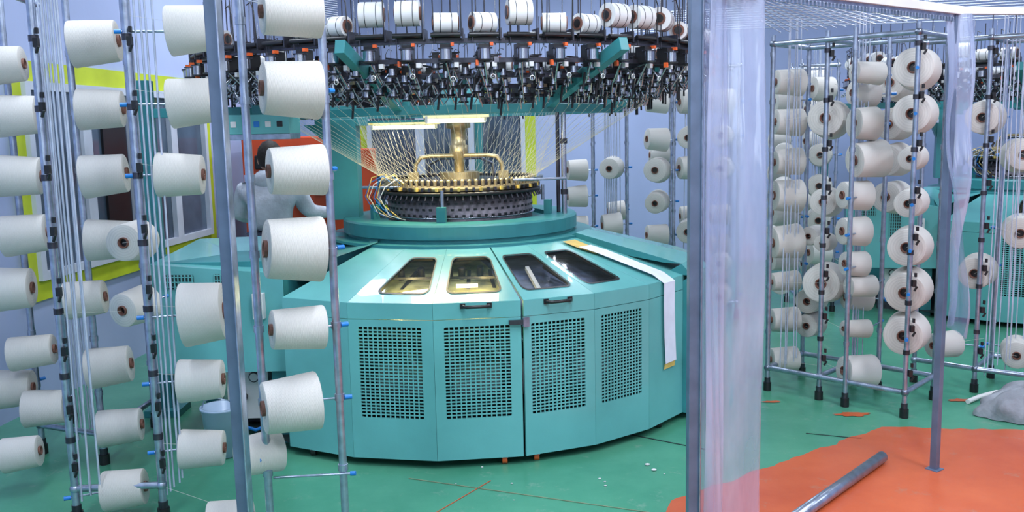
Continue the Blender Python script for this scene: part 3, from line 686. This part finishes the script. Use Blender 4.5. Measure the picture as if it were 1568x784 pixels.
def s1b(u,v):
    z=.03+2.0*v; q=P1+d*(.04+u*.13)+pn*(-.03+.015*sin(u*7+v*1.5)+.004*sin(v*11)); return Vector((q.x,q.y,z))
strip('pvc_strip_2',s1b,24,50)
def s2(u,v):
    z=.62+1.42*v; k=max(0,min(1,(v-.0)/.35)); w=.10+.13*k
    tw=max(0,.55-v)*2.2
    c=P2+d*(.045+.04*max(0,.5-v))+pn*.03
    dd=Vector((cos(ang+tw),sin(ang+tw),0))
    q=c+dd*((u-.5)*w)+pn*(.022*sin(u*8+v*4)+.01*sin(u*17+v*6)+.008*sin(v*17)); return Vector((q.x,q.y,z+.06*u*(1-v)))
strip('pvc_strip_3',s2,30,60)

b=MB(); p0=Vector((1.72,4.12,.03)); p1=Vector((.92,3.27,.03)); dd=(p1-p0).normalized()
M=Matrix.Translation(p0)@dd.to_track_quat('Z','Y').to_matrix().to_4x4(); Lp=(p1-p0).length
b.lathe([(.019,.3),(.021,0),(.026,0),(.026,Lp),(.021,Lp),(.019,Lp-.3)],STEEL,24,M,smooth=False); b.lathe([(.02,.15),(0,.15)],BLACK,16,M)
b.sm=[True]*len(b.sm); b.obj('steel_pipe')

def sack(cx,cy,rx,ry,h):
    b=MB(); nu,nv=48,18; vs=[]; rnd=random.Random(5); ph=[rnd.uniform(0,6) for _ in range(8)]
    for j in range(nv+1):
        t=j/nv; rr=1-t**2.4
        for i in range(nu):
            a=2*pi*i/nu; r=rr*(1+.10*sin(3*a+ph[0])+.07*sin(7*a+ph[1]+5*t)+.05*sin(13*a+ph[2]-6*t))
            z=h*(t**.8)*(1+.14*sin(4*a+ph[3])+.08*sin(9*a+ph[4]+7*t))
            vs.append((cx+rx*r*cos(a),cy+ry*r*sin(a),z+.004))
    fs=[(j*nu+i,j*nu+(i+1)%nu,(j+1)*nu+(i+1)%nu,(j+1)*nu+i) for j in range(nv) for i in range(nu)]
    b.add(vs,fs,GRAYF,True); return b.obj('crumpled_sack')
sack(2.83,4.78,.30,.2,.17)
b=MB(); b.tube([(2.55,4.98,.015),(2.65,5.05,.02),(2.72,5.0,.06),(2.8,5.08,.03),(2.9,5.03,.02)],.014,WHITEP,8); b.obj('white_hose')
b=MB(); b.lathe([(0,.005),(.075,.005),(.095,.24),(.102,.245),(.102,.255),(.09,.255),(.07,.02),(0,.02)],LBLUE,28); 
b.tube([(-.097,0,.24),(-.06,-.06,.30),(0,-.08,.32),(.06,-.06,.30),(.097,0,.24)],.003,STEEL); b.obj('plastic_bucket',loc=(-1.47,4.42,0))

b=MB()
b.box((-1.85,8.3,.80),(.9,.8,1.52),ORPAINT); b.box((-1.85,8.3,.02),(.8,.7,.04),BLACK)
b.box((-1.40,7.88,.85),(.5,.06,1.2),ORPAINT)
b.cyl((-1.62,7.90,1.12),(-1.62,7.80,1.12),.26,ORPAINT,n=32); b.cyl((-1.62,7.80,1.12),(-1.62,7.79,1.12),.20,mat('orange_dark',(.45,.06,.02),.5),n=32); b.cyl((-1.62,7.79,1.12),(-1.62,7.74,1.12),.05,DSTEEL,n=16)
b.box((-2.1,7.89,1.35),(.18,.03,.12),BLACK); b.box((-1.95,7.9,.5),(.3,.02,.3),DSTEEL)
b.obj('orange_textile_machine',bevel=.015)

# ------------------------------------------------------------ worker
def skin(name,verts,edges,parent,mt,root=0,sub=2):
    me=bpy.data.meshes.new(name); me.from_pydata([v[:3] for v in verts],edges,[]); me.materials.append(mt)
    o=bpy.data.objects.new(name,me); scene.collection.objects.link(o); o.parent=parent
    o.modifiers.new('skin','SKIN'); sl=me.skin_vertices[0].data
    for i,v in enumerate(verts): sl[i].radius=(v[3],v[4] if len(v)>4 else v[3])
    sl[root].use_root=True
    s=o.modifiers.new('sub','SUBSURF'); s.levels=sub; s.render_levels=sub
    o.modifiers['skin'].use_smooth_shade=True
    return o
w=empty('factory_worker',(-1.80,6.9,0))
skin('hoodie',[(0,0,.84,.17,.13),(-.01,.02,.98,.165,.13),(-.03,.05,1.12,.18,.13),(-.03,.07,1.21,.13,.11),(-.03,.08,1.28,.07),
   (.17,.07,1.16,.085),(.25,.12,.99,.065),(.38,.28,.97,.045),(-.23,.07,1.16,.085),(-.30,.12,.98,.065),(-.18,.30,.93,.045)],
   [(0,1),(1,2),(2,3),(3,4),(2,5),(5,6),(6,7),(2,8),(8,9),(9,10)],w,HOOD)
skin('trousers',[(0,0,.86,.14,.12),(-.09,0,.78,.095),(-.10,.03,.47,.065),(-.11,-.03,.10,.05),(.09,0,.78,.095),(.11,.04,.47,.065),(.12,0,.10,.05)],
   [(0,1),(1,2),(2,3),(0,4),(4,5),(5,6)],w,JEANS)
for sx in(-.11,.12):
    skin('shoe_%s'%('left' if sx<0 else 'right'),[(sx,-.06,.045,.042),(sx,.04,.045,.045),(sx,.14,.035,.03)],[(0,1),(1,2)],w,BLACK)
hm=MB(); hm.ball((-.03,.13,1.40),.105,SKIN,16,(.82,.95,1.15)); hm.ball((-.03,.115,1.425),.112,HAIR,16,(.86,.95,1.1))
hm.ball((-.03,.235,1.39),.018,SKIN,8,(.8,1.2,1.2)); 
for sx in(-.12,.06): hm.ball((sx,.13,1.39),.024,SKIN,8,(.5,.8,1.3))
for sx in(-.065,.005): hm.ball((sx,.215,1.41),.012,WHITEP,8)
hm.box((-.03,.228,1.345),(.045,.012,.01),mat('lips',(.4,.12,.1),.5)); hm.cyl((-.03,.09,1.25),(-.03,.11,1.34),.05,SKIN,n=12)
hm.ball((-.03,-.01,1.25),.10,HOOD,14,(1.1,.6,.75)); hm.lathe([(.07,1.22),(.11,1.25),(.10,1.30),(.07,1.32)],HOOD,20,Matrix.Translation((-.03,.08,0)))
hm.obj('head',w)
for nm,(hx_,hy,hz) in (('hand_right',(.39,.31,.965)),('hand_left',(-.16,.33,.925))):
    vs=[(hx_-.02,hy-.03,hz,.026,.018),(hx_,hy+.03,hz,.034,.014)]; ed=[(0,1)]
    for k in range(4):
        o_=len(vs); L_=(.06,.072,.066,.05)[k]; ox=-.027+.018*k
        vs+=[(hx_+ox,hy+.045,hz,.009),(hx_+ox,hy+.045+L_*.6,hz-.008,.008),(hx_+ox,hy+.045+L_,hz-.025,.007)]; ed+=[(1,o_),(o_,o_+1),(o_+1,o_+2)]
    o_=len(vs); vs+=[(hx_-.04,hy+.0,hz-.008,.010),(hx_-.055,hy+.035,hz-.02,.008)]; ed+=[(0,o_),(o_,o_+1)]
    skin(nm,vs,ed,w,SKIN,sub=1)

# ------------------------------------------------------------ ceiling lamps
def ceil_lamp(x,y,pw,L=1.5,col=(.80,.88,1)):
    e=empty('ceiling_lamp',(x,y,H-.12)); b=MB(); b.box((0,0,.05),(.34,L+.1,.05),WHITEP); b.cyl((0,0,.07),(0,0,.12),.02,STEEL)
    b.cyl((-.07,-L/2,.01),(-.07,L/2,.01),.016,LAMPC); b.cyl((.07,-L/2,.01),(.07,L/2,.01),.016,LAMPC); b.obj('fixture',e)
    arealight('lamp_light',(0,0,-.02),.3,L,pw,col,e)
for x,y,p in ((-1.7,.8,56),(1.2,.6,70),(3.8,1.2,56),(-1.9,4.0,34),(.2,2.6,64),(2.6,3.2,56),(5.2,4.0,50),(.4,5.6,36),(-1.5,7.5,48),(1.0,8.6,56),(3.4,7.4,58),(5.8,8.2,50)):
    ceil_lamp(x,y,p)
wd=bpy.data.worlds.new('world'); scene.world=wd; wd.use_nodes=True; wd.node_tree.nodes['Background'].inputs[0].default_value=(.5,.6,.9,1); wd.node_tree.nodes['Background'].inputs[1].default_value=.3

# ------------------------------------------------------------ camera
cam=bpy.data.objects.new('camera',bpy.data.cameras.new('camera')); scene.collection.objects.link(cam)
cam.matrix_world=Matrix.Translation((0,0,1.6))@(Matrix.Rotation(rad(82),3,'X')@Matrix.Rotation(rad(-1.24),3,'Z')).to_4x4()
cam.data.lens=36*1400/1568; cam.data.clip_start=.05
scene.camera=cam
